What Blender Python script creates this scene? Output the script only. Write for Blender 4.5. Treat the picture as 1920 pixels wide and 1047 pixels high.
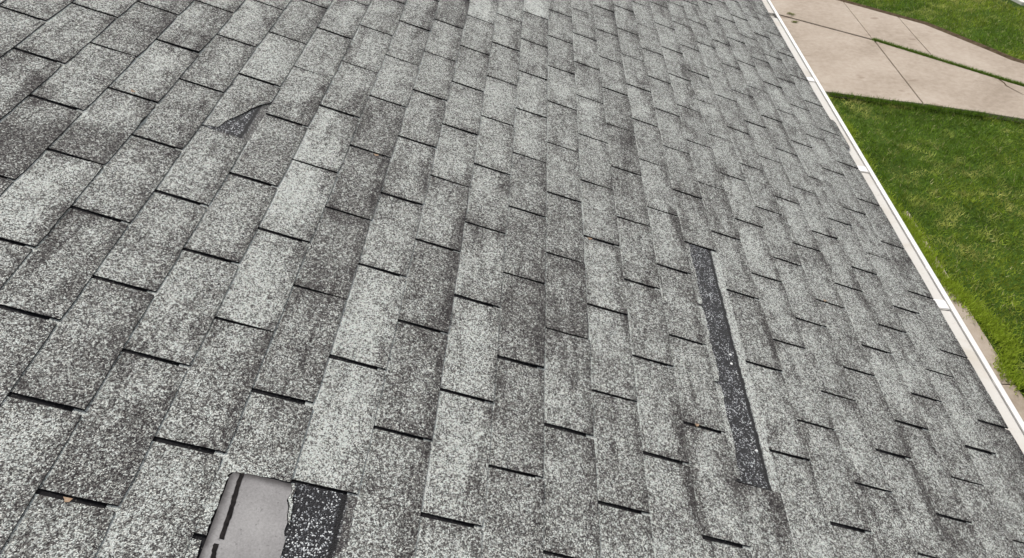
import bpy, bmesh, math, random
import numpy as np
from mathutils import Matrix, Vector

# ------------------------------------------------------------------ camera, sky, sun, exposure
scene = bpy.context.scene
for o in list(bpy.data.objects):
    bpy.data.objects.remove(o)
COL = scene.collection
H = 2.75                                   # height of the eave above the ground
PITCH = math.radians(21.305)               # roof slope, falling towards +X
cam_data = bpy.data.cameras.new('camera')
cam = bpy.data.objects.new('camera', cam_data)
COL.objects.link(cam)
cam_data.sensor_fit = 'HORIZONTAL'
cam_data.sensor_width = 36.0
cam_data.lens = 1389.696 / 1920 * 36.0
cam_data.clip_start = 0.02
cam_data.clip_end = 2000
RW = [[0.999158883, -0.0268278107, 0.0310128075],
      [0.0410064099, 0.653684276, -0.755655571],
      [0.0, 0.7562917, 0.654234564]]
CAMLOC = (-1.51038397, 0.0, 4.65156708)
cam.matrix_world = Matrix([RW[0] + [CAMLOC[0]], RW[1] + [CAMLOC[1]], RW[2] + [CAMLOC[2]], [0, 0, 0, 1]])
scene.camera = cam

SUN_EL, SUN_AZ = math.radians(56), math.radians(-28)     # azimuth from +Y towards +X
world = bpy.data.worlds.new('World')
scene.world = world
world.use_nodes = True
wn = world.node_tree
for n in list(wn.nodes):
    wn.nodes.remove(n)
sky = wn.nodes.new('ShaderNodeTexSky')
sky.sky_type = 'NISHITA'
sky.sun_disc = False
sky.sun_elevation = SUN_EL
sky.sun_rotation = SUN_AZ
sky.air_density = 1.0
sky.dust_density = 4.0
sky.ozone_density = 0.6
bg = wn.nodes.new('ShaderNodeBackground')
bg.inputs['Strength'].default_value = 0.14
wo = wn.nodes.new('ShaderNodeOutputWorld')
hs = wn.nodes.new('ShaderNodeHueSaturation')             # thin bright cloud: a paler sky
hs.inputs['Saturation'].default_value = 0.35
wn.links.new(sky.outputs[0], hs.inputs['Color'])
wn.links.new(hs.outputs[0], bg.inputs['Color'])
wn.links.new(bg.outputs[0], wo.inputs['Surface'])
sun_data = bpy.data.lights.new('sun', 'SUN')
sun_data.energy = 1.5
sun_data.angle = math.radians(12)
sun_data.color = (1.0, 0.955, 0.89)
sun = bpy.data.objects.new('sun', sun_data)
COL.objects.link(sun)
sdir = Vector((math.sin(SUN_AZ) * math.cos(SUN_EL), math.cos(SUN_AZ) * math.cos(SUN_EL), math.sin(SUN_EL)))
sun.rotation_euler = sdir.to_track_quat('Z', 'Y').to_euler()
sun.location = (-4, 6, 12)
vs = scene.view_settings
vs.view_transform = 'Standard'
vs.look = 'None'
vs.exposure = 0.43
vs.gamma = 1.0
vs.use_curve_mapping = False

# ------------------------------------------------------------------ helpers
rnd = random.Random(7)
nrng = np.random.default_rng(11)


def tag(o, label=None, cat=None, group=None, kind=None):
    if label: o['label'] = label
    if cat: o['category'] = cat
    if group: o['group'] = group
    if kind: o['kind'] = kind
    return o


def mesh_from(name, verts, faces, mats, uvs=None, smooth=False, mat_idx=None):
    m = bpy.data.meshes.new(name)
    m.from_pydata([tuple(v) for v in verts], [], faces)
    for mt in (mats if isinstance(mats, (list, tuple)) else [mats]):
        m.materials.append(mt)
    if uvs is not None:
        lay = m.uv_layers.new(name='UVMap')
        idx = np.empty(len(m.loops), dtype=np.int32)
        m.loops.foreach_get('vertex_index', idx)
        lay.data.foreach_set('uv', np.asarray(uvs, dtype=np.float32)[idx].ravel())
    if mat_idx is not None:
        m.polygons.foreach_set('material_index', mat_idx)
    if smooth:
        m.polygons.foreach_set('use_smooth', [True] * len(m.polygons))
    m.update()
    return m


def link(name, mesh, parent=None, loc=(0, 0, 0), rot=(0, 0, 0)):
    o = bpy.data.objects.new(name, mesh)
    COL.objects.link(o)
    o.parent = parent
    o.location = loc
    o.rotation_euler = rot
    return o


def box(x0, x1, y0, y1, z0, z1):
    v = [(x0, y0, z0), (x1, y0, z0), (x1, y1, z0), (x0, y1, z0), (x0, y0, z1), (x1, y0, z1), (x1, y1, z1), (x0, y1, z1)]
    f = [(0, 3, 2, 1), (4, 5, 6, 7), (0, 1, 5, 4), (1, 2, 6, 5), (2, 3, 7, 6), (3, 0, 4, 7)]
    return v, f


def prism(poly, z0, z1):
    """closed prism from a counter-clockwise polygon"""
    n = len(poly)
    v = [(x, y, z0) for x, y in poly] + [(x, y, z1) for x, y in poly]
    f = [tuple(range(n - 1, -1, -1)), tuple(range(n, 2 * n))]
    f += [(i, (i + 1) % n, n + (i + 1) % n, n + i) for i in range(n)]
    return v, f


def extrude_profile(pts, y0, y1, closed=False):
    """profile of (x, z) points swept along y"""
    n = len(pts)
    v = [(x, y0, z) for x, z in pts] + [(x, y1, z) for x, z in pts]
    rng = range(n) if closed else range(n - 1)
    f = [(i, (i + 1) % n, n + (i + 1) % n, n + i) for i in rng]
    if closed:
        f += [tuple(range(n - 1, -1, -1)), tuple(range(n, 2 * n))]
    return v, f


class NT:
    """tiny node-tree builder"""
    def __init__(self, name):
        self.mat = bpy.data.materials.new(name)
        self.mat.use_nodes = True
        self.t = self.mat.node_tree
        for n in list(self.t.nodes):
            self.t.nodes.remove(n)
        self.out = self.t.nodes.new('ShaderNodeOutputMaterial')
        self.b = self.t.nodes.new('ShaderNodeBsdfPrincipled')
        self.t.links.new(self.b.outputs[0], self.out.inputs['Surface'])

    def put(self, sock, val):
        if isinstance(val, bpy.types.NodeSocket):
            self.t.links.new(val, sock)
        elif val is not None:
            if sock.type == 'RGBA' and len(val) == 3:
                val = (*val, 1)
            sock.default_value = val

    def n(self, typ, out=0, props=None, **ins):
        nd = self.t.nodes.new(typ)
        for k, v in (props or {}).items():
            setattr(nd, k, v)
        for k, v in ins.items():
            key = int(k[1:]) if k[0] == 'i' and k[1:].isdigit() else k.replace('_', ' ')
            self.put(nd.inputs[key], v)
        return nd.outputs[out]

    def math(self, op, a, b=None, c=None, clamp=False):
        nd = self.t.nodes.new('ShaderNodeMath')
        nd.operation = op
        nd.use_clamp = clamp
        for s, v in zip(nd.inputs, (a, b, c)):
            self.put(s, v)
        return nd.outputs[0]

    def noise(self, vec, scale, detail=2.0, rough=0.5, dist=0.0, out=0):
        return self.n('ShaderNodeTexNoise', out, Vector=vec, Scale=scale, Detail=detail, Roughness=rough, Distortion=dist)

    def ramp(self, fac, stops, interp='LINEAR'):
        nd = self.t.nodes.new('ShaderNodeValToRGB')
        nd.color_ramp.interpolation = interp
        el = nd.color_ramp.elements
        while len(el) < len(stops):
            el.new(0.5)
        for e, (p, c) in zip(el, stops):
            e.position = p
            e.color = (*c, 1) if len(c) == 3 else c
        self.put(nd.inputs[0], fac)
        return nd.outputs[0]

    def mix(self, fac, a, b, blend='MIX'):
        nd = self.t.nodes.new('ShaderNodeMix')
        nd.data_type = 'RGBA'
        nd.blend_type = blend
        self.put(nd.inputs[0], fac)
        self.put(nd.inputs[6], a)
        self.put(nd.inputs[7], b)
        return nd.outputs[2]

    def smooth(self, v, a, b):
        nd = self.t.nodes.new('ShaderNodeMapRange')
        nd.interpolation_type = 'SMOOTHSTEP'
        self.put(nd.inputs[0], v)
        nd.inputs[1].default_value = a
        nd.inputs[2].default_value = b
        return nd.outputs[0]

    def bump(self, height, strength, distance):
        nd = self.t.nodes.new('ShaderNodeBump')
        nd.inputs['Strength'].default_value = strength
        nd.inputs['Distance'].default_value = distance
        self.put(nd.inputs['Height'], height)
        self.put(self.b.inputs['Normal'], nd.outputs[0])

    def pos(self):
        return self.t.nodes.new('ShaderNodeNewGeometry').outputs['Position']

    def uv(self):
        nd = self.t.nodes.new('ShaderNodeTexCoord')
        sp = self.t.nodes.new('ShaderNodeSeparateXYZ')
        self.t.links.new(nd.outputs['UV'], sp.inputs[0])
        return sp.outputs[0], sp.outputs[1]

    def finish(self, color, rough=0.8, spec=0.3):
        self.put(self.b.inputs['Base Color'], color)
        self.put(self.b.inputs['Roughness'], rough)
        self.put(self.b.inputs['Specular IOR Level'], spec)
        return self.mat


# ------------------------------------------------------------------ materials
def granule_color(m, P, wear, light):
    """mineral granules on asphalt: pale, grey and dark grains, fewer where the wear is high"""
    vor = m.t.nodes.new('ShaderNodeTexVoronoi')
    vor.inputs['Scale'].default_value = 490.0
    vor.inputs['Randomness'].default_value = 1.0
    m.put(vor.inputs['Vector'], P)
    sp = m.t.nodes.new('ShaderNodeSeparateColor')
    m.t.links.new(vor.outputs['Color'], sp.inputs[0])
    grain = sp.outputs[0]
    vor2 = m.t.nodes.new('ShaderNodeTexVoronoi')
    vor2.inputs['Scale'].default_value = 290.0
    m.put(vor2.inputs['Vector'], P)
    sp2 = m.t.nodes.new('ShaderNodeSeparateColor')
    m.t.links.new(vor2.outputs['Color'], sp2.inputs[0])
    clump = m.noise(P, 115.0, 3.0, 0.7)
    t = m.math('MULTIPLY', grain, 0.50)
    t = m.math('MULTIPLY_ADD', sp2.outputs[1], 0.34, t)
    t = m.math('MULTIPLY_ADD', clump, 0.62, t)           # mean about 0.73
    t = m.math('MULTIPLY_ADD', wear, -0.34, t)
    t = m.math('MULTIPLY_ADD', light, 0.115, t)
    col = m.ramp(t, [(0.34, (0.034, 0.029, 0.030)), (0.53, (0.084, 0.076, 0.075)), (0.67, (0.180, 0.175, 0.166)),
                     (0.82, (0.365, 0.371, 0.349)), (0.97, (0.71, 0.73, 0.70))])
    hue = m.ramp(sp2.outputs[2], [(0.0, (0.95, 1.0, 0.97)), (0.5, (1, 1, 0.99)), (1.0, (1.0, 0.98, 0.93))])
    col = m.mix(0.8, col, hue, 'MULTIPLY')
    h = m.math('MULTIPLY_ADD', vor.outputs['Distance'], -90.0, t)
    return col, t, h


def make_shingle_material():
    m = NT('weathered_shingle_granules')
    P = m.pos()
    u, v = m.uv()
    oi = m.t.nodes.new('ShaderNodeObjectInfo')
    sp = m.t.nodes.new('ShaderNodeSeparateColor')
    m.t.links.new(oi.outputs['Color'], sp.inputs[0])
    light = m.math('SUBTRACT', sp.outputs[0], 0.5)
    wob = m.noise(P, 26.0, 4.0, 0.6)
    patch = m.noise(P, 5.0, 5.0, 0.66, 0.5)
    mps = m.n('ShaderNodeMapping', 0, Vector=P, Scale=(11.0, 2.4, 11.0))
    stain = m.smooth(m.noise(mps, 1.0, 5.0, 0.68, 0.6), 0.50, 0.70)      # long blotches along the courses
    blot = m.noise(P, 17.0, 5.0, 0.65, 0.8)
    # granules come off first along the lower edge and beside the slots
    uw = m.math('MULTIPLY_ADD', m.math('SUBTRACT', wob, 0.5), 0.75, u)
    edge = m.math('SUBTRACT', 1.0, m.smooth(uw, 0.0, 0.40))
    v0 = m.math('MULTIPLY_ADD', m.math('SUBTRACT', wob, 0.5), 0.45, v)
    slot_hi = m.smooth(v0, 0.86, 1.02)
    slot_lo = m.math('SUBTRACT', 1.0, m.smooth(v0, -0.02, 0.10))
    wear = m.math('MULTIPLY_ADD', edge, 0.34, m.math('MULTIPLY', m.math('ADD', slot_hi, slot_lo), 0.22))
    wear = m.math('MULTIPLY_ADD', m.math('SUBTRACT', patch, 0.5), 1.05, wear)
    wear = m.math('MULTIPLY_ADD', stain, 0.55, m.math('SUBTRACT', wear, 0.13))
    wear = m.math('MULTIPLY_ADD', m.math('SUBTRACT', blot, 0.5), 1.15, wear)
    wear = m.math('MULTIPLY_ADD', m.math('SUBTRACT', sp.outputs[1], 0.5), 0.58, wear)
    wear = m.math('MULTIPLY_ADD', m.smooth(m.math('MULTIPLY_ADD', m.math('SUBTRACT', wob, 0.5), 0.16, u), 0.95, 0.99), -0.60, wear)      # band long kept under the course above
    # diagonal grimy scuff across a few tabs high on the left
    mpd = m.n('ShaderNodeMapping', 0, props={'vector_type': 'TEXTURE'}, Vector=P, Location=(-2.62, 1.45, 3.77), Rotation=(0, 0, math.radians(38)), Scale=(0.22, 0.085, 1.0))
    ln = m.n('ShaderNodeVectorMath', 1, props={'operation': 'LENGTH'}, i0=m.n('ShaderNodeVectorMath', 0, props={'operation': 'MULTIPLY'}, i0=mpd, i1=(1.0, 1.0, 0.0)))
    scuff = m.math('SUBTRACT', 1.0, m.smooth(m.math('MULTIPLY_ADD', m.math('SUBTRACT', blot, 0.5), 1.2, ln), 0.45, 1.05))
    wear = m.math('MULTIPLY_ADD', scuff, 0.42, wear)
    # scuffed streaks running down the slope
    mp = m.n('ShaderNodeMapping', 0, Vector=P, Scale=(95.0, 6.0, 95.0))
    streak = m.noise(mp, 1.0, 2.0, 0.5)
    wear = m.math('MULTIPLY_ADD', m.math('SUBTRACT', streak, 0.5), 0.42, wear)
    col, t, h = granule_color(m, P, wear, light)
    m.bump(h, 0.55, 0.0011)
    return m.finish(col, 0.86, 0.28)


def make_cut_edge_material():
    m = NT('shingle_cut_edge')
    P = m.pos()
    col = m.ramp(m.noise(P, 240.0, 3.0, 0.7), [(0.40, (0.022, 0.02, 0.02)), (0.58, (0.06, 0.056, 0.055)), (0.72, (0.30, 0.31, 0.28))])
    m.bump(m.noise(P, 300.0), 0.6, 0.001)
    return m.finish(col, 0.9, 0.2)


def make_bitumen_material():
    m = NT('bare_bitumen_deck')
    P = m.pos()
    col = m.ramp(m.noise(P, 190.0, 3.0, 0.7), [(0.3, (0.007, 0.007, 0.008)), (0.60, (0.018, 0.017, 0.018)), (0.70, (0.12, 0.12, 0.11))])
    return m.finish(col, 0.9, 0.15)


def make_headlap_material(name, fresh, line):
    m = NT(name)
    P = m.pos()
    u, v = m.uv()
    wob = m.math('SUBTRACT', m.noise(P, 40.0, 3.0, 0.6), 0.5)
    uw = m.math('MULTIPLY_ADD', wob, 0.12, u)
    vor = m.t.nodes.new('ShaderNodeTexVoronoi')
    vor.inputs['Scale'].default_value = 400.0
    m.put(vor.inputs['Vector'], P)
    sp = m.t.nodes.new('ShaderNodeSeparateColor')
    m.t.links.new(vor.outputs['Color'], sp.inputs[0])
    big = m.noise(P, 22.0, 3.0, 0.6)
    t = m.math('MULTIPLY_ADD', big, 0.5, m.math('MULTIPLY', sp.outputs[0], 0.75))
    dark = m.ramp(t, [(0.66, (0.018, 0.0175, 0.020)), (0.84, (0.044, 0.043, 0.046)), (0.90, (0.24, 0.25, 0.265)), (0.98, (0.66, 0.68, 0.68))])
    bald = m.smooth(m.noise(P, 30.0, 3.0, 0.6, 0.5), 0.60, 0.70)
    dark = m.mix(m.math('MULTIPLY', bald, 0.75), dark, (0.030, 0.027, 0.027))
    fcol, ft, fh = granule_color(m, P, -0.2 if fresh > 0.5 else 0.5, 0.45 if fresh > 0.5 else -0.1)
    tar = m.math('MULTIPLY', m.smooth(uw, line - 0.02, line), m.math('SUBTRACT', 1.0, m.smooth(uw, line + 0.055, line + 0.085)))
    is_fresh = m.math('SUBTRACT', 1.0, m.smooth(uw, line - 0.05, line))
    col = m.mix(is_fresh, dark, fcol)
    col = m.mix(tar, col, (0.011, 0.010, 0.011))
    m.bump(m.math('MULTIPLY_ADD', vor.outputs['Distance'], -90.0, t), 0.5, 0.001)
    return m.finish(col, 0.62, 0.4)


def make_backing_material():
    m = NT('grey_sanded_backing')
    P = m.pos()
    a = m.noise(P, 9.0, 4.0, 0.6)
    b = m.noise(P, 260.0, 4.0, 0.75)
    t = m.math('MULTIPLY_ADD', b, 0.45, m.math('MULTIPLY', a, 0.55))
    col = m.ramp(t, [(0.30, (0.16, 0.153, 0.150)), (0.5, (0.268, 0.259, 0.254)), (0.64, (0.345, 0.336, 0.328))])
    fleck = m.smooth(m.noise(P, 110.0, 3.0, 0.6), 0.62, 0.70)
    col = m.mix(m.math('MULTIPLY', fleck, 0.45), col, (0.08, 0.075, 0.075))
    # patch darkens unevenly along its upslope and far rims
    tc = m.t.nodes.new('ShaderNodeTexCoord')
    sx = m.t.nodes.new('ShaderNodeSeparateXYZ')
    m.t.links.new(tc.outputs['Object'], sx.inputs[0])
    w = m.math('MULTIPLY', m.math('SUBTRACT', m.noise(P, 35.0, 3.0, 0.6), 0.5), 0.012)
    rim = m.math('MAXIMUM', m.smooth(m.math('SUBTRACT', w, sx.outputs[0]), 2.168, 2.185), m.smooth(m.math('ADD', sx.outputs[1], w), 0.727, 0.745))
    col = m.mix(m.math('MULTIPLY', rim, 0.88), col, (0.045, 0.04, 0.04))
    m.bump(b, 0.25, 0.0006)
    return m.finish(col, 0.85, 0.25)


def make_plain(name, c1, c2, scale=20.0, rough=0.6, spec=0.4, bump=0.0):
    m = NT(name)
    P = m.pos()
    nz = m.noise(P, scale, 4.0, 0.6)
    col = m.ramp(nz, [(0.35, c1), (0.65, c2)])
    if bump:
        m.bump(nz, bump, 0.002)
    return m.finish(col, rough, spec)


def make_gutter_material(name, base, dirt_amount):
    m = NT(name)
    P = m.pos()
    d = m.smooth(m.noise(P, 3.2, 5.0, 0.65, 0.6), 0.42, 0.75)
    f = m.smooth(m.noise(P, 70.0, 5.0, 0.75), 0.56, 0.72)
    col = m.mix(m.math('MULTIPLY', d, dirt_amount), base, (0.46, 0.40, 0.31))
    col = m.mix(m.math('MULTIPLY', f, dirt_amount * 0.5), col, (0.26, 0.22, 0.18))
    return m.finish(col, 0.38, 0.45)


def make_concrete_material():
    m = NT('tan_concrete')
    P = m.pos()
    a = m.noise(P, 0.9, 5.0, 0.6, 0.5)
    b = m.noise(P, 14.0, 4.0, 0.65)
    c = m.noise(P, 160.0, 2.0, 0.6)
    t = m.math('ADD', m.math('MULTIPLY', a, 0.5), m.math('ADD', m.math('MULTIPLY', b, 0.3), m.math('MULTIPLY', c, 0.2)))
    col = m.ramp(t, [(0.36, (0.27, 0.22, 0.17)), (0.5, (0.37, 0.31, 0.25)), (0.64, (0.44, 0.38, 0.315))])
    mp = m.n('ShaderNodeMapping', 0, Vector=P, Scale=(2.6, 5.0, 2.0), Rotation=(0, 0, 0.6))
    st = m.smooth(m.noise(mp, 1.0, 2.0, 0.4), 0.70, 0.76)
    col = m.mix(m.math('MULTIPLY', st, 0.55), col, (0.21, 0.155, 0.115))
    m.bump(c, 0.3, 0.002)
    return m.finish(col, 0.9, 0.2)


def make_ground_material():
    m = NT('turf_soil')
    P = m.pos()
    a = m.noise(P, 1.3, 4.0, 0.6)
    b = m.noise(P, 45.0, 4.0, 0.7)
    t = m.math('MULTIPLY_ADD', a, 0.5, m.math('MULTIPLY', b, 0.5))
    col = m.ramp(t, [(0.36, (0.030, 0.050, 0.008)), (0.5, (0.045, 0.085, 0.010)), (0.64, (0.075, 0.125, 0.018))])
    m.bump(b, 0.8, 0.02)
    return m.finish(col, 0.95, 0.1)


def make_grass_material():
    m = NT('grass_blades')
    at = m.t.nodes.new('ShaderNodeAttribute')
    at.attribute_name = 'tint'
    m.finish(at.outputs['Color'], 0.55, 0.25)
    tr = m.t.nodes.new('ShaderNodeBsdfTranslucent')
    m.t.links.new(at.outputs['Color'], tr.inputs['Color'])
    mx = m.t.nodes.new('ShaderNodeMixShader')
    mx.inputs[0].default_value = 0.32
    m.t.links.new(m.b.outputs[0], mx.inputs[1])
    m.t.links.new(tr.outputs[0], mx.inputs[2])
    m.t.links.new(mx.outputs[0], m.out.inputs['Surface'])
    return m.mat


M_SHINGLE = make_shingle_material()
M_EDGE = make_cut_edge_material()
M_BITUMEN = make_bitumen_material()
M_LAP = make_headlap_material('headlap_with_fresh_band', 1.0, 0.20)
M_LAP2 = make_headlap_material('headlap_with_worn_band', 0.0, 0.15)
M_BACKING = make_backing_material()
M_TAR = make_plain('black_tar', (0.008, 0.007, 0.007), (0.022, 0.019, 0.018), 120.0, 0.8, 0.08, 0.5)
M_HOOD = make_gutter_material('gutter_cover_enamel', (0.60, 0.575, 0.525), 0.6)
M_LIP = make_gutter_material('gutter_white_enamel', (0.80, 0.785, 0.755), 0.12)
M_WALL = make_plain('pale_siding', (0.55, 0.53, 0.48), (0.60, 0.58, 0.53), 8.0)
M_CONCRETE = make_concrete_material()
M_GROUND = make_ground_material()
M_GRASS = make_grass_material()
M_SOIL = make_plain('dark_soil', (0.055, 0.038, 0.022), (0.11, 0.08, 0.05), 18.0, 0.95, 0.1, 0.6)
M_WHITE = make_plain('white_nail', (0.72, 0.72, 0.70), (0.82, 0.82, 0.80), 90.0, 0.5, 0.4)
M_LEAF = make_plain('dry_leaf', (0.34, 0.22, 0.14), (0.48, 0.36, 0.25), 200.0, 0.7, 0.2)
M_MOSS = make_plain('olive_clippings', (0.07, 0.075, 0.015), (0.13, 0.14, 0.035), 30.0, 0.8, 0.2)

# ------------------------------------------------------------------ ground
ground = link('ground', mesh_from('ground', [(-400, -400, 0), (400, -400, 0), (400, 400, 0), (-400, 400, 0)], [(0, 1, 2, 3)], M_GROUND))
tag(ground, kind='structure')

# concrete walk along the house: slabs on a bed
path = link('path', mesh_from('path', *box(-0.35, 2.20, -8.0, 9.35, -0.05, 0.004), M_SOIL))
tag(path, kind='structure')
y = -8.0
while y < 9.2:
    y1 = min(y + 1.22, 9.33)
    link('slab', mesh_from('walk_slab', *box(-0.33, 2.455 if y < 6.2 else 2.12, y + 0.006, y1 - 0.006, -0.03, 0.016), M_CONCRETE), path)
    y = y1

# driveway: diagonal run of slabs, the near edge standing proud of the lawn
drive = link('driveway', mesh_from('driveway', *prism([(-6.0, 12.2), (-6.0, 9.45), (2.0, 9.45), (3.2, 9.10), (4.3, 8.80), (5.6, 8.2), (7.6, 6.9), (9.2, 7.2), (5.3, 10.45), (4.5, 11.70), (3.3, 12.85), (1.0, 14.4), (-6.0, 17.0)], -0.04, 0.02), M_SOIL))
tag(drive, kind='structure')
SLABS = [
    [(2.0, 9.40), (3.1, 9.10), (3.48, 9.02), (3.50, 11.02), (2.0, 12.20)],
    [(-1.2, 9.40), (1.98, 9.40), (1.98, 12.22), (-1.2, 13.6)],
    [(-6.0, 9.40), (-1.22, 9.40), (-1.22, 13.62), (-6.0, 15.2)],
    [(3.50, 9.015), (4.20, 8.80), (4.60, 8.66), (5.75, 8.05), (6.3, 8.45), (4.92, 9.66), (4.20, 10.36), (3.52, 11.0)],
    [(5.77, 8.04), (7.6, 6.85), (8.2, 6.95), (6.32, 8.44)],
    # far row, beyond the grassy joint
    [(3.51, 11.08), (4.17, 10.46), (4.19, 11.98), (3.52, 12.60)],
    [(4.185, 10.45), (4.92, 9.76), (6.3, 8.55), (6.75, 9.02), (5.26, 10.42), (5.06, 10.78), (4.50, 11.70), (4.20, 11.97)],
    [(6.32, 8.53), (8.25, 7.0), (9.1, 7.25), (6.77, 9.0)],
    [(1.99, 12.28), (3.50, 11.09), (3.51, 12.61), (3.30, 12.80), (2.0, 13.7)],
    [(-1.2, 13.7), (1.98, 12.30), (1.98, 13.72), (-1.2, 15.4)],
    [(-6.0, 15.3), (-1.22, 13.72), (-1.22, 15.42), (-6.0, 16.9)],
]
for i, poly in enumerate(SLABS):
    v, f = prism(poly, -0.03, 0.060 if i in (0, 3, 4, 1, 2) else 0.055)
    o = link('slab', mesh_from('drive_slab', v, f, M_CONCRETE), drive)
    bv = o.modifiers.new('edge', 'BEVEL')
    bv.width = 0.008
    bv.segments = 2
# a thin crack in the near slab
cr = [(4.79, 9.77), (4.81, 9.66), (4.80, 9.58), (4.84, 9.47), (4.90, 9.33), (4.96, 9.25)]
v = []
f = []
for i, (x, yy) in enumerate(cr):
    w = 0.012 * (1 - i / 6)
    v += [(x - w, yy, 0.0635), (x + w, yy, 0.0635)]
    if i:
        f.append((2 * i - 2, 2 * i - 1, 2 * i + 1, 2 * i))
link('crack', mesh_from('crack', v, f, M_SOIL), drive)
# strip of bare soil along the trimmed lawn beyond the driveway
so = [(2.9, 13.14), (3.30, 12.84), (3.55, 12.62), (4.22, 12.00), (4.53, 11.73), (5.10, 10.80), (5.29, 10.45), (6.80, 9.05)]
v = []
f = []
for i, (x, yy) in enumerate(so):
    v += [(x, yy, 0.022), (x + 0.06, yy + 0.06, 0.05)]
    if i:
        f.append((2 * i - 2, 2 * i - 1, 2 * i + 1, 2 * i))
tag(link('soil_edge', mesh_from('soil_edge', v, f, M_SOIL)), kind='structure')
# pale pavement far off behind the second lawn
pv = link('pavement', mesh_from('pavement', *prism([(6.50, 12.72), (9.0, 11.2), (16, 9.0), (18, 12.5), (10, 14.2), (6.0, 18.0), (5.6, 16.0)], -0.03, 0.05), make_plain('pale_pavement', (0.62, 0.60, 0.54), (0.70, 0.68, 0.62), 6.0, 0.9, 0.2)))
tag(pv, kind='structure')

# ------------------------------------------------------------------ house: walls, roof deck
house = bpy.data.objects.new('house', None)
COL.objects.link(house)
tag(house, 'house with worn grey shingle roof and white covered gutter along its eave', 'house')
Y0, Y1 = -4.0, 9.0
RIDGE = 6.2                                           # slope length from eave to ridge
cp, sp_ = math.cos(PITCH), math.sin(PITCH)
XR, ZR = -RIDGE * cp, H + RIDGE * sp_
link('wall', mesh_from('wall', *box(2 * XR + 0.45, -0.42, Y0 + 0.3, Y1 - 0.3, 0.0, H - 0.19), M_WALL), house)
for yy in (Y0 + 0.3, Y1 - 0.45):
    v = [(2 * XR + 0.46, yy, H - 0.18), (-0.43, yy, H - 0.18), (XR, yy, ZR - 0.32), (2 * XR + 0.46, yy + 0.15, H - 0.18), (-0.43, yy + 0.15, H - 0.18), (XR, yy + 0.15, ZR - 0.32)]
    link('gable_wall', mesh_from('gable_wall', v, [(0, 1, 2), (3, 5, 4), (0, 3, 4, 1), (1, 4, 5, 2), (2, 5, 3, 0)], M_WALL), house)
link('soffit', mesh_from('soffit', *box(-0.42, -0.035, Y0 + 0.02, Y1 - 0.02, H - 0.185, H - 0.165), M_LIP), house)
link('fascia', mesh_from('fascia', *box(-0.033, -0.012, Y0, Y1, H - 0.17, H - 0.022), M_LIP), house)

E_ = 0.1224434                                        # exposure of one course
T_ = 0.305                                            # width of one tab
roof = link('roof', mesh_from('roof_deck', *box(-RIDGE, -0.004, Y0, Y1, -0.022, -0.0012), M_BITUMEN), house, (0, 0, H), (0, PITCH, 0))
roof2 = link('rear_roof', mesh_from('rear_roof', *box(-RIDGE, 0.0, Y0, Y1, -0.02, 0.003), M_SHINGLE), house, (2 * XR, 0, H), (0, PITCH, math.pi))
roof2.location.y = Y0 + Y1
roof2.color = (0.5, 0.5, 0.5, 1)
rc = link('ridge_cap', mesh_from('ridge_cap', *extrude_profile([(-0.13, -0.045), (0, 0.012), (0.13, -0.045), (0.13, -0.055), (0, 0.0), (-0.13, -0.055)], Y0, Y1, True), M_SHINGLE), house, (XR, 0, ZR + 0.012))
rc.color = (0.5, 0.5, 0.5, 1)

# ------------------------------------------------------------------ shingles
OFF = [1.527635, 1.392222, 1.554404, 1.406618, 1.571566, 1.432240, 1.288404, 1.151772, 1.944597, 0.855699, 1.035435, 0.873478,
       1.037452, 0.891888, 0.748021, 0.911541, 0.752423, 0.922941, 0.767683, 0.628796, 1.088825, 1.262024, 1.420002, 1.590838]
NC = int(RIDGE / E_)
while len(OFF) < NC:
    OFF.append((OFF[-1] + 0.548 * T_ + rnd.uniform(-.006, .006)))
SLOT = 0.0100
Z_BUTT, Z_HEAD, THICK = 0.0056, 0.0014, 0.0046
OVER = 0.018


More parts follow.
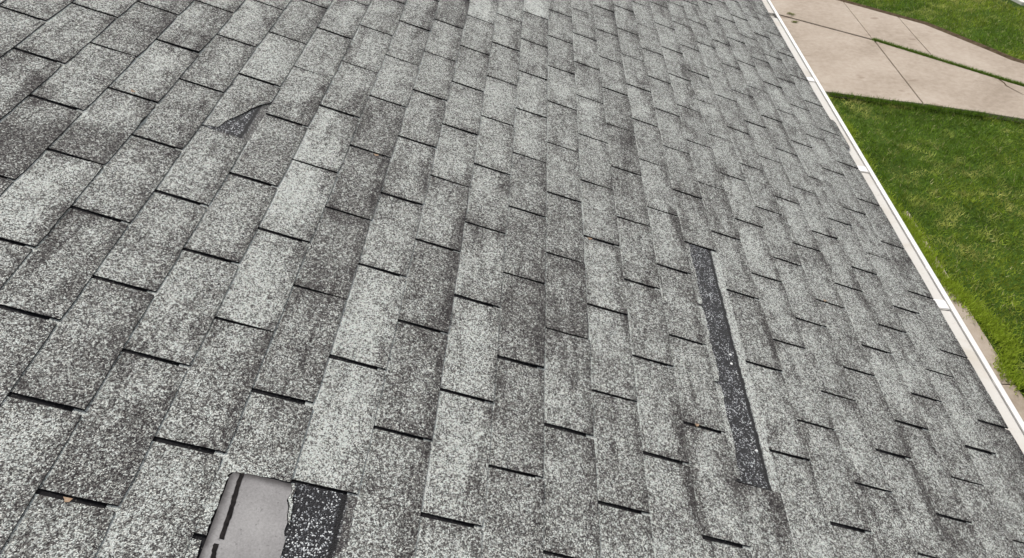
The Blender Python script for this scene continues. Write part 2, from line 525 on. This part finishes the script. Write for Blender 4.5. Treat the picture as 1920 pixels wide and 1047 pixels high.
def tab_mesh(seed, nx=3, ny=9, cut=None, crease=None, lift=0.0, extra=0.0):
    """one shingle tab: origin at the near corner of its lower edge; x runs up the slope (negative), y along the eave"""
    r = random.Random(seed)
    SL = r.uniform(0.0078, 0.0100)
    W = T_ - SL
    taper = r.uniform(-0.0012, 0.0022)
    x_over = E_ + OVER
    us = [extra * -1.0 / E_] + [0.03, 0.16, 0.45, 0.75, x_over / E_] if nx >= 5 else [extra * -1.0 / E_, 0.08, 0.5, x_over / E_]
    vs = [i / (ny - 1) for i in range(ny)]
    phase, amp = r.uniform(0, 6.28), r.uniform(0.0002, 0.0007)
    curl_a, curl_b = (r.uniform(0, 0.0035) if r.random() < 0.4 else 0), (r.uniform(0, 0.0035) if r.random() < 0.3 else 0)
    skew = r.uniform(-0.0012, 0.0012)
    jag = [r.gauss(0, 0.00055) for _ in vs]
    jag[0] -= r.uniform(0.0005, 0.0025)
    jag[-1] -= r.uniform(0.0005, 0.0025)
    verts, uvs = [], []
    for u in us:
        for k, vv in enumerate(vs):
            x = -u * E_ + (jag[k] if u <= 0.0001 else 0)
            yy = vv * W
            if k == 0: yy += r.gauss(0, 0.0004) + skew * (1 - u)
            if k == ny - 1: yy += r.gauss(0, 0.0005) + (skew + taper) * (1 - u)
            s = max(0.0, 1 - u)
            z = Z_HEAD + (Z_BUTT - Z_HEAD) * (1 - u)
            z += amp * math.sin(phase + vv * 5.5) * s + s * s * (curl_a * max(0, 1 - vv * 5) + curl_b * max(0, 1 - (1 - vv) * 5)) + lift * s
            if u <= 0.0001:
                z -= 0.0007
            if crease:
                d = vv - (crease[0] + (crease[1] - crease[0]) * u)
                z += max(0.0, 0.0065 * (1 - abs(d) / 0.16)) * s ** 0.5 if d < 0 else max(0.0, 0.0065 * (1 - d / 0.05)) * s ** 0.5
            verts.append((x, yy, z))
            uvs.append((u, vv))
    NX, NY = len(us), ny
    faces, mi = [], []
    idx = lambda i, k: i * NY + k
    for i in range(NX - 1):
        for k in range(NY - 1):
            faces.append((idx(i, k), idx(i, k + 1), idx(i + 1, k + 1), idx(i + 1, k)))
            mi.append(0)
    # skirt
    rim = [idx(0, k) for k in range(NY)] + [idx(i, NY - 1) for i in range(1, NX)] + [idx(NX - 1, k) for k in range(NY - 2, -1, -1)] + [idx(i, 0) for i in range(NX - 2, 0, -1)]
    base = len(verts)
    for q in rim:
        x, yy, z = verts[q]
        verts.append((x, yy, min(z - THICK, Z_BUTT - THICK)))
        uvs.append(uvs[q])
    n = len(rim)
    for q in range(n):
        a, b = rim[q], rim[(q + 1) % n]
        faces.append((b, a, base + q, base + (q + 1) % n))
        mi.append(2 if abs(verts[a][1] - verts[b][1]) < 0.004 else 1)
    faces.append(tuple(base + q for q in range(n)))
    mi.append(1)
    return verts, faces, uvs, mi


def poly_tab(poly, z_of, uv_of, thick=THICK):
    n = len(poly)
    v = [(x, yy, z_of(x)) for x, yy in poly] + [(x, yy, z_of(x) - thick) for x, yy in poly]
    uv = [uv_of(x, yy) for x, yy in poly] * 2
    f = [tuple(range(n)), tuple(range(2 * n - 1, n - 1, -1))] + [((i + 1) % n, i, n + i, n + (i + 1) % n) for i in range(n)]
    return v, f, uv, [0, 1] + [1] * n


VARIANTS = []
for s in range(28):
    v, f, uv, mi = tab_mesh(100 + s, nx=3, ny=7)
    VARIANTS.append(mesh_from('shingle_tab', v, f, [M_SHINGLE, M_EDGE, M_BITUMEN], uv, False, mi))

# look of single tabs, read off the photograph: (paleness, granule loss)
LOOK = {(23, 0): (.1, 0), (23, 1): (0, .3), (23, -1): (0, .2), (22, 1): (.1, 0), (22, 0): (0, .15), (22, -1): (.3, -.1), (21, 1): (0, .12),
        (21, -1): (0, .15), (20, 1): (.15, 0), (20, 0): (.1, 0), (20, -1): (0, .25), (20, 2): (.1, 0), (19, 3): (0, .2), (19, 2): (0, .1),
        (19, 1): (.3, -.1), (19, 0): (0, .22), (18, 3): (.45, -.25), (18, 2): (.42, -.25), (18, 1): (.38, -.18), (18, 0): (0, .12), (18, -1): (.15, 0),
        (17, 3): (0, .3), (17, 2): (0, .5), (17, 1): (0, .45), (17, 0): (0, .32), (17, -1): (0, .2), (16, 2): (.15, 0), (16, 1): (.35, -.2),
        (16, 0): (.35, -.15), (16, 4): (0, .2), (15, 4): (0, .1), (15, 3): (.1, 0), (15, 2): (0, .2), (15, 1): (0, .55), (15, 0): (0, .42),
        (15, -1): (0, .22), (14, 4): (.1, 0), (14, 2): (.2, -.1), (14, 1): (.35, -.2), (14, 0): (.3, -.15), (13, 3): (0, .2), (13, 2): (0, .3),
        (13, 1): (0, .5), (13, 0): (0, .3), (13, -1): (0, .15), (12, 2): (0, .32), (12, 1): (0, .38), (12, 0): (.1, 0), (12, -1): (0, .38),
        (10, 5): (0, .4), (10, 4): (0, .4), (10, 3): (0, .3), (10, 2): (0, .15), (8, 1): (0, .1), (8, 2): (0, .1), (7, 1): (0, .42), (7, 3): (0, .15),
        (16, 7): (0, .5), (15, 7): (.5, -.3), (14, 8): (.45, -.3), (13, 8): (.6, -.4), (12, 7): (0, .2), (10, 8): (0, .3), (0, -1): (-.1, .6), (0, 0): (0, .1)}

# tabs that are torn off or partly missing
MISSING = {(8, -1), (8, -2), (8, -3), (16, -1), (17, -2), (16, -2), (17, -3)}
SPECIAL = {(17, -1), (20, 2), (22, 0)}

Wm = np.array(RW)


def project(X, Yy):
    w = np.array([X * cp, Yy, H - X * sp_]) - np.array(CAMLOC)
    d = Wm.T @ w
    if d[2] > -0.05:
        return None
    return 960 + 1389.7 * d[0] / -d[2], 523.5 - 1389.7 * d[1] / -d[2], -d[2]


tabs = []
for c in range(NC):
    jmin = math.ceil((Y0 - OFF[c]) / T_)
    jmax = math.floor((Y1 - OFF[c]) / T_) - 1
    for j in range(jmin, jmax + 1):
        if (c, j) in MISSING:
            continue
        vis = []
        for du in (0.02, 0.5, 0.98):
            for dv in (0.02, 0.5, 0.98):
                q = project(-(c + du) * E_, OFF[c] + (j + dv) * T_)
                vis.append(q is not None and -8 < q[0] < 1928 and -8 < q[1] < 1055)
        q = project(-(c + .5) * E_, OFF[c] + (j + .5) * T_)
        tabs.append((any(vis), q[2] if q else 99, c, j))
seen = sorted([t for t in tabs if t[0]], key=lambda t: t[1])
single = {(t[2], t[3]) for t in seen[:300]}

rest_v, rest_f, rest_uv, rest_mi = [], [], [], []
RNG2 = random.Random(31)
for _, _, c, j in tabs:
    loc = (-c * E_ + RNG2.uniform(-.0009, .0009) + (0.004 if c == 0 else 0), OFF[c] + j * T_ + SLOT / 2 + RNG2.uniform(-.0012, .0012), 0)
    base_look = (RNG2.uniform(-.12, .22), RNG2.uniform(-.14, .14)) if c > 11 else (RNG2.uniform(-.12, .10), RNG2.uniform(-.08, .12))
    L, Wr = LOOK.get((c, j), base_look)
    if c == 0: Wr += 0.10
    if (c, j) in SPECIAL:
        zf = lambda x: Z_HEAD + (Z_BUTT - Z_HEAD) * (1 + x / E_)
        Wd = T_ - SLOT
        uvf = lambda x, yy: (-x / E_, yy / Wd)
        if (c, j) == (17, -1):                 # near part torn away, ragged tear across
            tear = [(-2.0771 + 17 * E_, 0.7473), (-2.093 + 17 * E_, 0.7462), (-2.108 + 17 * E_, 0.7480), (-2.128 + 17 * E_, 0.7452), (-2.150 + 17 * E_, 0.7448), (-2.170 + 17 * E_, 0.7428), (-2.183 + 17 * E_, 0.7405),
                    (-2.189 + 17 * E_, 0.7300), (-2.190 + 17 * E_, 0.70), (-2.187 + 17 * E_, 0.66), (-2.189 + 17 * E_, 0.632)]
            poly = [(x, yy - loc[1]) for x, yy in tear] + [(-E_ - OVER, 0.006), (-E_ - OVER, Wd), (0.0, Wd)]
            poly[0] = (0.001, poly[0][1])
            poly = poly[::-1]
            v, f, uv, mi = poly_tab(poly, zf, uvf)
        elif (c, j) == (20, 2):                # corner torn off
            o20 = 20 * E_
            tear = [(-2.5338 + o20, 1.7124), (-2.529 + o20, 1.7300), (-2.5279 + o20, 1.7451), (-2.514 + o20, 1.776), (-2.4986 + o20, 1.8101), (-2.486 + o20, 1.848), (-2.470 + o20, 1.880), (-2.452 + o20, 1.902)]
            poly = [(-E_ - OVER, 0.0), (-0.118, 0.0)] + [(x, max(0.0, yy - loc[1])) for x, yy in tear] + [(0.0, 1.915 - loc[1]), (0.0, Wd), (-E_ - OVER, Wd)]
            v, f, uv, mi = poly_tab(poly, zf, uvf)
        else:
            v, f, uv, mi = tab_mesh(900, nx=6, ny=19, crease=(0.72, 0.30))
        me = mesh_from('shingle_tab', v, f, [M_SHINGLE, M_EDGE, M_BITUMEN], uv, False, mi)
        o = link('shingle_tab', me, roof, loc)
        o.color = (0.5 + L, 0.5 + Wr, 0.5, 1)
        if (c, j) == (17, -1): o['label'] = 'grey shingle tab with its near half torn away'
        if (c, j) == (20, 2): o['label'] = 'grey shingle tab with a torn off corner'
        if (c, j) == (22, 0): o['label'] = 'creased grey shingle tab'
        continue
    if (c, j) in single:
        o = link('shingle_tab', VARIANTS[RNG2.randrange(len(VARIANTS))], roof, loc)
        o.color = (0.5 + L, 0.5 + Wr, 0.5, 1)
    else:
        v, f, uv, mi = tab_mesh(RNG2.randrange(9999), nx=3, ny=5)
        b = len(rest_v)
        rest_v += [(x + loc[0], yy + loc[1], z) for x, yy, z in v]
        rest_f += [tuple(q + b for q in ff) for ff in f]
        rest_uv += uv
        rest_mi += mi
o = link('shingle_field', mesh_from('shingle_field', rest_v, rest_f, [M_SHINGLE, M_EDGE, M_BITUMEN], rest_uv, False, rest_mi), roof)
o.color = (0.56, 0.5, 0.5, 1)
tag(o, kind='stuff')


def lap_sheet(name, c, ya, yb, mat, seed, label):
    """upper half of the shingle below, laid bare where a tab is gone"""
    r = random.Random(seed)
    ny, nx = 24, 5
    v, uv, f = [], [], []
    for i in range(nx + 1):
        u = i / nx * 1.10 - (0.015 if i == 0 else 0)
        for k in range(ny + 1):
            vv = k / ny
            z = 0.0017 - 0.0014 * u + r.gauss(0, 0.00012)
            v.append((-(c + u) * E_, ya + (yb - ya) * vv, z))
            uv.append((u, vv))
    for i in range(nx):
        for k in range(ny):
            a = i * (ny + 1) + k
            f.append((a, a + 1, a + ny + 2, a + ny + 1))
    o = link(name, mesh_from(name, v, f, mat, uv), roof)
    o['label'] = label
    return o


lap_sheet('exposed_underlayer', 8, 1.030, 1.9435, M_LAP, 3, 'long black strip laid bare by a missing shingle')
lap_sheet('exposed_underlayer', 16, 0.20, 0.7515, M_LAP2, 4, 'black speckled patch laid bare by a missing tab')
lap_sheet('exposed_underlayer', 20, 1.699, 2.0, M_LAP2, 5, 'dark corner laid bare by a torn tab')
# torn remnant of the missing strip, still caught under the course above
r = random.Random(5)
for (ya, yb) in ((1.036, 1.331), (1.340, 1.636), (1.645, 1.938)):
    n = 22
    poly = []
    for k in range(n + 1):
        yy = ya + (yb - ya) * k / n
        w = 0.018 + 0.002 * math.sin(k * 0.5 + ya * 9) + r.gauss(0, 0.0012)
        if k in (0, n): w -= 0.004
        poly.append((-9 * E_ + w, yy))
    poly += [(-9 * E_ - 0.012, yb), (-9 * E_ - 0.012, ya)]
    v, f, uv, mi = poly_tab(poly, lambda x: 0.0026 + 0.02 * (x + 9 * E_), lambda x, yy: (0.75, 0.5), 0.0024)
    o = link('torn_remnant', mesh_from('torn_remnant', v, f, [M_SHINGLE, M_EDGE], uv, False, mi), roof)
    o.color = (0.62, 0.42, 0.5, 1)
# grey back of a shingle showing in the gap, with a black tar strip
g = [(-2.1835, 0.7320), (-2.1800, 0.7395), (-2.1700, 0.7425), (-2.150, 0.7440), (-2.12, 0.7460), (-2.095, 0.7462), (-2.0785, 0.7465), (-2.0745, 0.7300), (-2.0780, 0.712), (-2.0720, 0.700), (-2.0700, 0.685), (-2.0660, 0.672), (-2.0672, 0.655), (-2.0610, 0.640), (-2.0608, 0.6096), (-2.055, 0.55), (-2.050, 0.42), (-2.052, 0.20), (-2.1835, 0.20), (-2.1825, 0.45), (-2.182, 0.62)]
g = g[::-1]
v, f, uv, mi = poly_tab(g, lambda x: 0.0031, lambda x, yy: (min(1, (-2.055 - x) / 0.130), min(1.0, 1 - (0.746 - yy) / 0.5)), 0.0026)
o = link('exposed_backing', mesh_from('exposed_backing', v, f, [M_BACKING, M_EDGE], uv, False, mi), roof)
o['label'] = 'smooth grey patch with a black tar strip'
r = random.Random(9)
for pts in ([(-2.1655, 0.7425), (-2.1650, 0.720), (-2.1625, 0.69), (-2.1615, 0.6693), (-2.1610, 0.64), (-2.1590, 0.6125)], [(-2.1648, 0.6085), (-2.1640, 0.60), (-2.1615, 0.58), (-2.161, 0.50), (-2.160, 0.36), (-2.160, 0.25)]):
    poly_l, poly_r = [], []
    for i in range(len(pts) - 1):
        for k in range(5):
            tt = k / 5
            x = pts[i][0] + (pts[i + 1][0] - pts[i][0]) * tt
            yy = pts[i][1] + (pts[i + 1][1] - pts[i][1]) * tt
            poly_l.append((x - 0.0038 + r.gauss(0, 0.0005), yy))
            poly_r.append((x + 0.0038 + r.gauss(0, 0.0005), yy))
    poly = poly_l + poly_r[::-1]
    v, f, uv, mi = poly_tab(poly, lambda x: 0.0039, lambda x, yy: (0, 0), 0.0012)
    link('tar_strip', mesh_from('tar_strip', v, f, M_TAR, uv), roof)
r = random.Random(6)
for (ya, yb) in ((0.20, 0.6085), (0.6190, 0.735)):
    n = 16
    poly = [(-18 * E_ + 0.0185 + r.gauss(0, 0.0012) - (0.004 if k == n else 0), ya + (yb - ya) * k / n) for k in range(n + 1)]
    poly += [(-18 * E_ - 0.014, yb), (-18 * E_ - 0.014, ya)]
    v, f, uv, mi = poly_tab(poly, lambda x: 0.0036, lambda x, yy: (0.75, 0.5), 0.0030)
    o = link('torn_remnant', mesh_from('torn_remnant', v, f, [M_SHINGLE, M_EDGE], uv, False, mi), roof)
    o.color = (0.6, 0.4, 0.5, 1)
# a leftover sliver of tab between the patch and the dark gap
v, f, uv, mi = poly_tab([(-2.0790, 0.7455), (-2.0740, 0.733), (-2.0765, 0.715), (-2.0705, 0.703), (-2.0688, 0.688), (-2.0650, 0.672), (-2.0610, 0.668), (-2.0640, 0.69), (-2.0660, 0.706), (-2.0700, 0.717), (-2.0690, 0.735), (-2.0740, 0.7470)][::-1], lambda x: 0.0046, lambda x, yy: (0.7, 0.5), 0.003)
o = link('torn_remnant', mesh_from('torn_remnant', v, f, [M_SHINGLE, M_EDGE], uv, False, mi), roof)
o.color = (0.75, 0.3, 0.5, 1)
# starter strip that has slipped out over the gutter cover
poly = [(-0.03, 3.262), (0.030, 3.266), (0.0415, 3.285), (0.0425, 3.36), (0.0405, 3.45), (0.0420, 3.53), (0.037, 3.548), (-0.03, 3.552)]
v, f, uv, mi = poly_tab(poly, lambda x: 0.0022 - 0.07 * max(0, x), lambda x, yy: (0.3, 0.5), 0.0030)
o = link('starter_strip', mesh_from('starter_strip', v, f, [M_SHINGLE, M_EDGE], uv, False, mi), roof)
o.color = (0.45, 0.95, 0.5, 1)
# white nail heads in the bare strip
nv, nf = [], []
for k in range(10):
    a = k / 10 * 2 * math.pi
    nv.append((0.0042 * math.cos(a), 0.0042 * math.sin(a), 0.0))
for k in range(10):
    a = k / 10 * 2 * math.pi
    nv.append((0.0026 * math.cos(a), 0.0026 * math.sin(a), 0.0022))
nf = [(k, (k + 1) % 10, 10 + (k + 1) % 10, 10 + k) for k in range(10)] + [tuple(range(10, 20))]
nail = mesh_from('nail_head', nv, nf, M_WHITE, None, True)
for x, yy in ((-1.025, 1.4642), (-1.0291, 1.4281), (-1.0178, 1.1399)):
    link('nail_head', nail, roof, (x, yy, 0.0012))

# ------------------------------------------------------------------ gutter with its cover panels
gy0, gy1 = Y0, Y1
body = [(-0.010, H - 0.030), (-0.010, H - 0.135), (0.062, H - 0.135), (0.072, H - 0.112), (0.086, H - 0.088), (0.0955, H - 0.070), (0.0965, H - 0.040), (0.0950, H - 0.0325), (0.0900, H - 0.0300), (0.0800, H - 0.0302), (0.0775, H - 0.0325), (0.0775, H - 0.0405),
        (0.0795, H - 0.0405), (0.0795, H - 0.0345), (0.0900, H - 0.0335), (0.0938, H - 0.0410), (0.0925, H - 0.0695), (0.083, H - 0.0865), (0.069, H - 0.1105), (0.0595, H - 0.132), (-0.007, H - 0.132), (-0.007, H - 0.030)]
gut = link('gutter', mesh_from('gutter', *extrude_profile(body[::-1], gy0, gy1, True), M_LIP), house)
joints = [2.11 + 0.955 * k for k in range(-6, 8)]
hood = [(-0.055, H - 0.004), (-0.012, H - 0.0205), (0.020, H - 0.0235), (0.050, H - 0.0262), (0.062, H - 0.0275), (0.0675, H - 0.0305), (0.0690, H - 0.0355), (0.0668, H - 0.0365), (0.0655, H - 0.0325), (0.061, H - 0.0297), (0.050, H - 0.0284), (0.020, H - 0.0257), (-0.012, H - 0.0227), (-0.055, H - 0.0062)]
for a, b in zip(joints[:-1], joints[1:]):
    g0, g1 = 0.007, 0.0
    if abs(a - (2.11 + 0.955 * 3)) < 0.01:
        g0 = 0.085
    mth = mesh_from('gutter_cover', *extrude_profile(hood[::-1], a + g0, b - g1, True), M_HOOD)
    o = link('gutter_cover', mth, gut)
    # overlapping band at the near end of each cover
    if g0 < 0.01:
        band = [(x + 0.0004, z + 0.0022) for x, z in hood[1:6]] + [(0.0702, H - 0.0300), (0.0690, H - 0.0305)] + [(x, z + 0.0004) for x, z in hood[1:6]][::-1]
        bo = mesh_from('lap_band', *extrude_profile(band[::-1], a + 0.012, a + 0.060, True), M_LIP)
        link('lap_band', bo, o)
# bent corner of a cover at the open gap
yy = 2.11 + 0.955 * 3
v = [(-0.012, yy - 0.002, H - 0.0195), (0.045, yy + 0.0, H - 0.0235), (0.010, yy + 0.05, H - 0.020), (-0.012, yy - 0.002, H - 0.0215), (0.045, yy + 0.0, H - 0.0255), (0.010, yy + 0.05, H - 0.022)]
link('bent_flap', mesh_from('bent_flap', v, [(0, 1, 2), (5, 4, 3), (0, 3, 4, 1), (1, 4, 5, 2), (2, 5, 3, 0)], M_HOOD), gut)
for k in range(-4, 9):
    v, f = box(-0.006, 0.077, 2.36 + 0.61 * k, 2.385 + 0.61 * k, H - 0.046, H - 0.043)
    link('hanger', mesh_from('hanger', v, f, M_LIP), gut)

# ------------------------------------------------------------------ lawn blades
def poly_mask(x, yy, poly):
    inside = np.zeros(len(x), bool)
    n = len(poly)
    for i in range(n):
        x1, y1 = poly[i]
        x2, y2 = poly[(i + 1) % n]
        cond = ((y1 > yy) != (y2 > yy)) & (x < (x2 - x1) * (yy - y1) / (y2 - y1 + 1e-12) + x1)
        inside ^= cond
    return inside


def smooth_noise(x, yy, scale, seed):
    g = np.random.default_rng(seed).random((64, 64))
    fx, fy = x * scale, yy * scale
    ix, iy = np.floor(fx).astype(int), np.floor(fy).astype(int)
    tx, ty = fx - ix, fy - iy
    tx, ty = tx * tx * (3 - 2 * tx), ty * ty * (3 - 2 * ty)
    q = lambda a, b: g[a % 64, b % 64]
    return (q(ix, iy) * (1 - tx) + q(ix + 1, iy) * tx) * (1 - ty) + (q(ix, iy + 1) * (1 - tx) + q(ix + 1, iy + 1) * tx) * ty


def grass(name, X, Yy, length, width, lean, tint, label):
    n = len(X)
    a = nrng.uniform(0, 2 * np.pi, n)
    la = nrng.uniform(0, 2 * np.pi, n)
    dx, dy = np.cos(a) * width / 2, np.sin(a) * width / 2
    V = np.zeros((n, 3, 3), np.float32)
    V[:, 0] = np.stack([X - dx, Yy - dy, np.zeros(n)], 1)
    V[:, 1] = np.stack([X + dx, Yy + dy, np.zeros(n)], 1)
    V[:, 2] = np.stack([X + np.cos(la) * lean, Yy + np.sin(la) * lean, np.sqrt(np.maximum(length ** 2 - lean ** 2, 1e-4))], 1)
    m = bpy.data.meshes.new(name)
    m.vertices.add(3 * n)
    m.vertices.foreach_set('co', V.ravel())
    m.loops.add(3 * n)
    m.loops.foreach_set('vertex_index', np.arange(3 * n, dtype=np.int32))
    m.polygons.add(n)
    m.polygons.foreach_set('loop_start', np.arange(0, 3 * n, 3, dtype=np.int32))
    at = m.attributes.new('tint', 'FLOAT_COLOR', 'POINT')
    C = np.ones((n, 3, 4), np.float32)
    C[:, :, :3] = tint[:, None, :]
    at.data.foreach_set('color', C.ravel())
    m.materials.append(M_GRASS)
    m.update(calc_edges=True)
    o = link(name, m)
    tag(o, label, 'grass', kind='stuff')
    return o


def lawn_tint(X, Yy):
    n1 = smooth_noise(X + 0.3 * Yy, Yy, 0.9, 1) * 0.6 + smooth_noise(X, Yy, 2.6, 2) * 0.4
    n2 = smooth_noise(X, Yy, 1.3, 3) * 0.5 + smooth_noise(X, Yy, 7.0, 4) * 0.5
    base = np.array([0.230, 0.290, 0.030])
    lush = np.array([0.115, 0.190, 0.016])
    dry = np.array([0.500, 0.490, 0.150])
    k = np.clip((n1 - 0.36) / 0.28, 0, 1)[:, None]
    t = lush * (1 - k) + base * k
    d = np.clip((n2 - 0.50) / 0.3, 0, 1)[:, None] * 0.85
    t = t * (1 - d) + dry * d
    n = len(X)
    c1 = smooth_noise(X, Yy, 10.0, 21) * 0.5 + smooth_noise(X, Yy, 19.0, 22) * 0.5
    t = t * (0.62 + 1.05 * c1)[:, None] * nrng.uniform(0.6, 1.5, (n, 1))
    straw = nrng.random(n) < 0.05
    t[straw] = np.array([0.52, 0.50, 0.22]) * nrng.uniform(0.7, 1.2, (straw.sum(), 1))
    return t


DRIVE = [(-6, 17.2), (-6, 9.35), (2.0, 9.38), (3.1, 9.08), (4.2, 8.80), (4.6, 8.66), (5.75, 8.04), (7.6, 6.84), (9.2, 7.2), (6.78, 9.03), (5.30, 10.47), (5.1, 10.83), (4.55, 11.76), (3.33, 12.9), (2.0, 13.8)]
PAVE = [(6.33, 12.62), (9.0, 11.0), (16, 9.0), (18, 12.5), (10, 14.2), (6.0, 18.0), (5.6, 16.0)]
N = 430000
X = nrng.uniform(1.9, 9.2, N)
Yg = nrng.uniform(1.0, 19.0, N)
edge_x = np.interp(Yg, [4.6, 5.8, 6.7], [2.47, 2.35, 2.15]) + 0.22 * (smooth_noise(Yg, Yg * 0 + 3.3, 2.2, 8) - 0.5) + 0.14 * (smooth_noise(Yg, Yg * 0 + 1.3, 7.0, 9) - 0.5)
keep = (X > edge_x) & ~poly_mask(X, Yg, DRIVE) & ~poly_mask(X, Yg, PAVE) & (X + 0.35 * np.maximum(0, 6 - Yg) < 9)
X, Yg = X[keep], Yg[keep]
ln = nrng.uniform(0.028, 0.062, len(X)) * (0.55 + 0.9 * smooth_noise(X, Yg, 11.0, 5))
grass('lawn_grass', X, Yg, ln, nrng.uniform(0.006, 0.012, len(X)), ln * nrng.uniform(0.35, 0.92, len(X)), lawn_tint(X, Yg), 'mown green lawn beside the house and driveway')
# rank lighter grass creeping over the edge of the walk
n = 20000
Yg = nrng.uniform(1.5, 9.3, n)
cl = smooth_noise(Yg, Yg * 0 + 7.7, 3.0, 12)
X = np.interp(Yg, [4.6, 5.8, 6.6, 9.3], [2.45, 2.34, 2.20, 2.25]) + 0.20 * (cl - 0.5) + nrng.normal(0.06, 0.055, n)
keep = X > np.interp(Yg, [4.6, 5.8, 6.6], [2.30, 2.22, 2.1])
X, Yg = X[keep], Yg[keep]
n = len(X)
ln = nrng.uniform(0.022, 0.065, n)
tint = np.array([0.350, 0.450, 0.045]) * nrng.uniform(0.6, 1.35, (n, 1))
o = grass('edge_grass', X, Yg, ln, nrng.uniform(0.007, 0.014, n), ln * nrng.uniform(0.3, 0.85, n), tint, 'bright rank grass overgrowing the edge of the walk')
o.location.z = 0.02
# grass in the joint and along the near edge of the driveway
seg = [((4.17, 10.41), (4.92, 9.71)), ((4.92, 9.71), (6.3, 8.5)), ((3.5, 11.06), (4.17, 10.42))]
xs, ys = [], []
for (a, b) in seg:
    k = int(4200 * math.dist(a, b))
    tt = nrng.random(k)
    xs.append(a[0] + (b[0] - a[0]) * tt + nrng.normal(0, 0.011, k))
    ys.append(a[1] + (b[1] - a[1]) * tt + nrng.normal(0, 0.011, k))
edge = [(2.4, 9.30), (3.1, 9.09), (4.2, 8.79), (4.6, 8.65), (5.75, 8.03)]
for a, b in zip(edge[:-1], edge[1:]):
    k = int((900 if a[0] < 4 else 260) * math.dist(a, b))
    tt = nrng.random(k)
    xs.append(a[0] + (b[0] - a[0]) * tt + nrng.normal(-0.02, 0.02, k))
    ys.append(a[1] + (b[1] - a[1]) * tt + nrng.normal(-0.02, 0.02, k))
X, Yg = np.concatenate(xs), np.concatenate(ys)
n = len(X)
ln = nrng.uniform(0.03, 0.08, n)
tint = np.array([0.13, 0.22, 0.025]) * nrng.uniform(0.6, 1.4, (n, 1))
o = grass('joint_grass', X, Yg, ln, nrng.uniform(0.007, 0.012, n), ln * nrng.uniform(0.2, 0.8, n), tint, 'grass growing in the driveway joint and along its edge')
o.location.z = 0.03

# ------------------------------------------------------------------ small loose things
def clippings(name, x, yy, ang, L, Wd, label):
    r = random.Random(int(x * 1000))
    v, f = [], []
    for k in range(70):
        px, py = r.gauss(0, L / 3), r.gauss(0, Wd / 3)
        a = r.uniform(-0.6, 0.6)
        l = r.uniform(0.02, 0.05)
        b = len(v)
        z = r.uniform(0.0, 0.018)
        v += [(px, py - 0.004, z), (px + l * math.cos(a), py + l * math.sin(a), z + r.uniform(0, 0.012)), (px, py + 0.004, z + 0.003)]
        f.append((b, b + 1, b + 2))
    o = link(name, mesh_from(name, v, f, M_MOSS), None, (x, yy, 0.059), (0, 0, ang))
    tag(o, label, 'grass clump')


clippings('grass_clump', 2.49, 12.02, -1.0, 0.10, 0.05, 'olive clump of clippings lying on the driveway, farther from the camera')
clippings('grass_clump', 2.47, 11.68, -0.4, 0.06, 0.05, 'small green clump on the driveway close to the gutter')

RM = Matrix.Translation((0, 0, H)) @ Matrix.Rotation(PITCH, 4, 'Y')
bits = [(-2.1231, 1.8290, 'tan leaf scrap in a slot right of the pale tabs, left of centre'),
        (-2.4010, 0.6250, 'tan leaf scrap in the slot nearest the lower left corner'),
        (-1.4486, 1.7790, 'orange leaf scrap in a slot near the middle of the roof'),
        (-1.1846, 1.1640, 'tan scrap in the slot left of the bare black strip'),
        (-2.7606, 1.7400, 'pale scrap in a slot near the upper left corner'),
        (-0.5737, 1.8830, 'reddish leaf scrap in a slot near the gutter side')]
for i, (x, yy, lab) in enumerate(bits):
    r = random.Random(i)
    n = 7
    v, f = [], []
    for k in range(n):
        a = k / n * 2 * math.pi
        rr = (0.0065 if k % 2 else 0.0045) * r.uniform(0.8, 1.2)
        v.append((rr * 1.3 * math.cos(a), rr * 0.7 * math.sin(a), 0.001 * r.random() + 0.0008 * math.cos(2 * a)))
    v += [(x_, y_, z_ - 0.0009) for x_, y_, z_ in v]
    f = [tuple(range(n)), tuple(range(2 * n - 1, n - 1, -1))] + [(k, n + k, n + (k + 1) % n, (k + 1) % n) for k in range(n)]
    o = link('leaf_scrap', mesh_from('leaf_scrap', v, f, M_LEAF))
    o.matrix_world = RM @ Matrix.Translation((x, yy, 0.0052)) @ Matrix.Rotation(r.uniform(-0.5, 0.5), 4, 'Z')
    tag(o, lab, 'leaf scrap', 'leaf scraps caught on the roof')
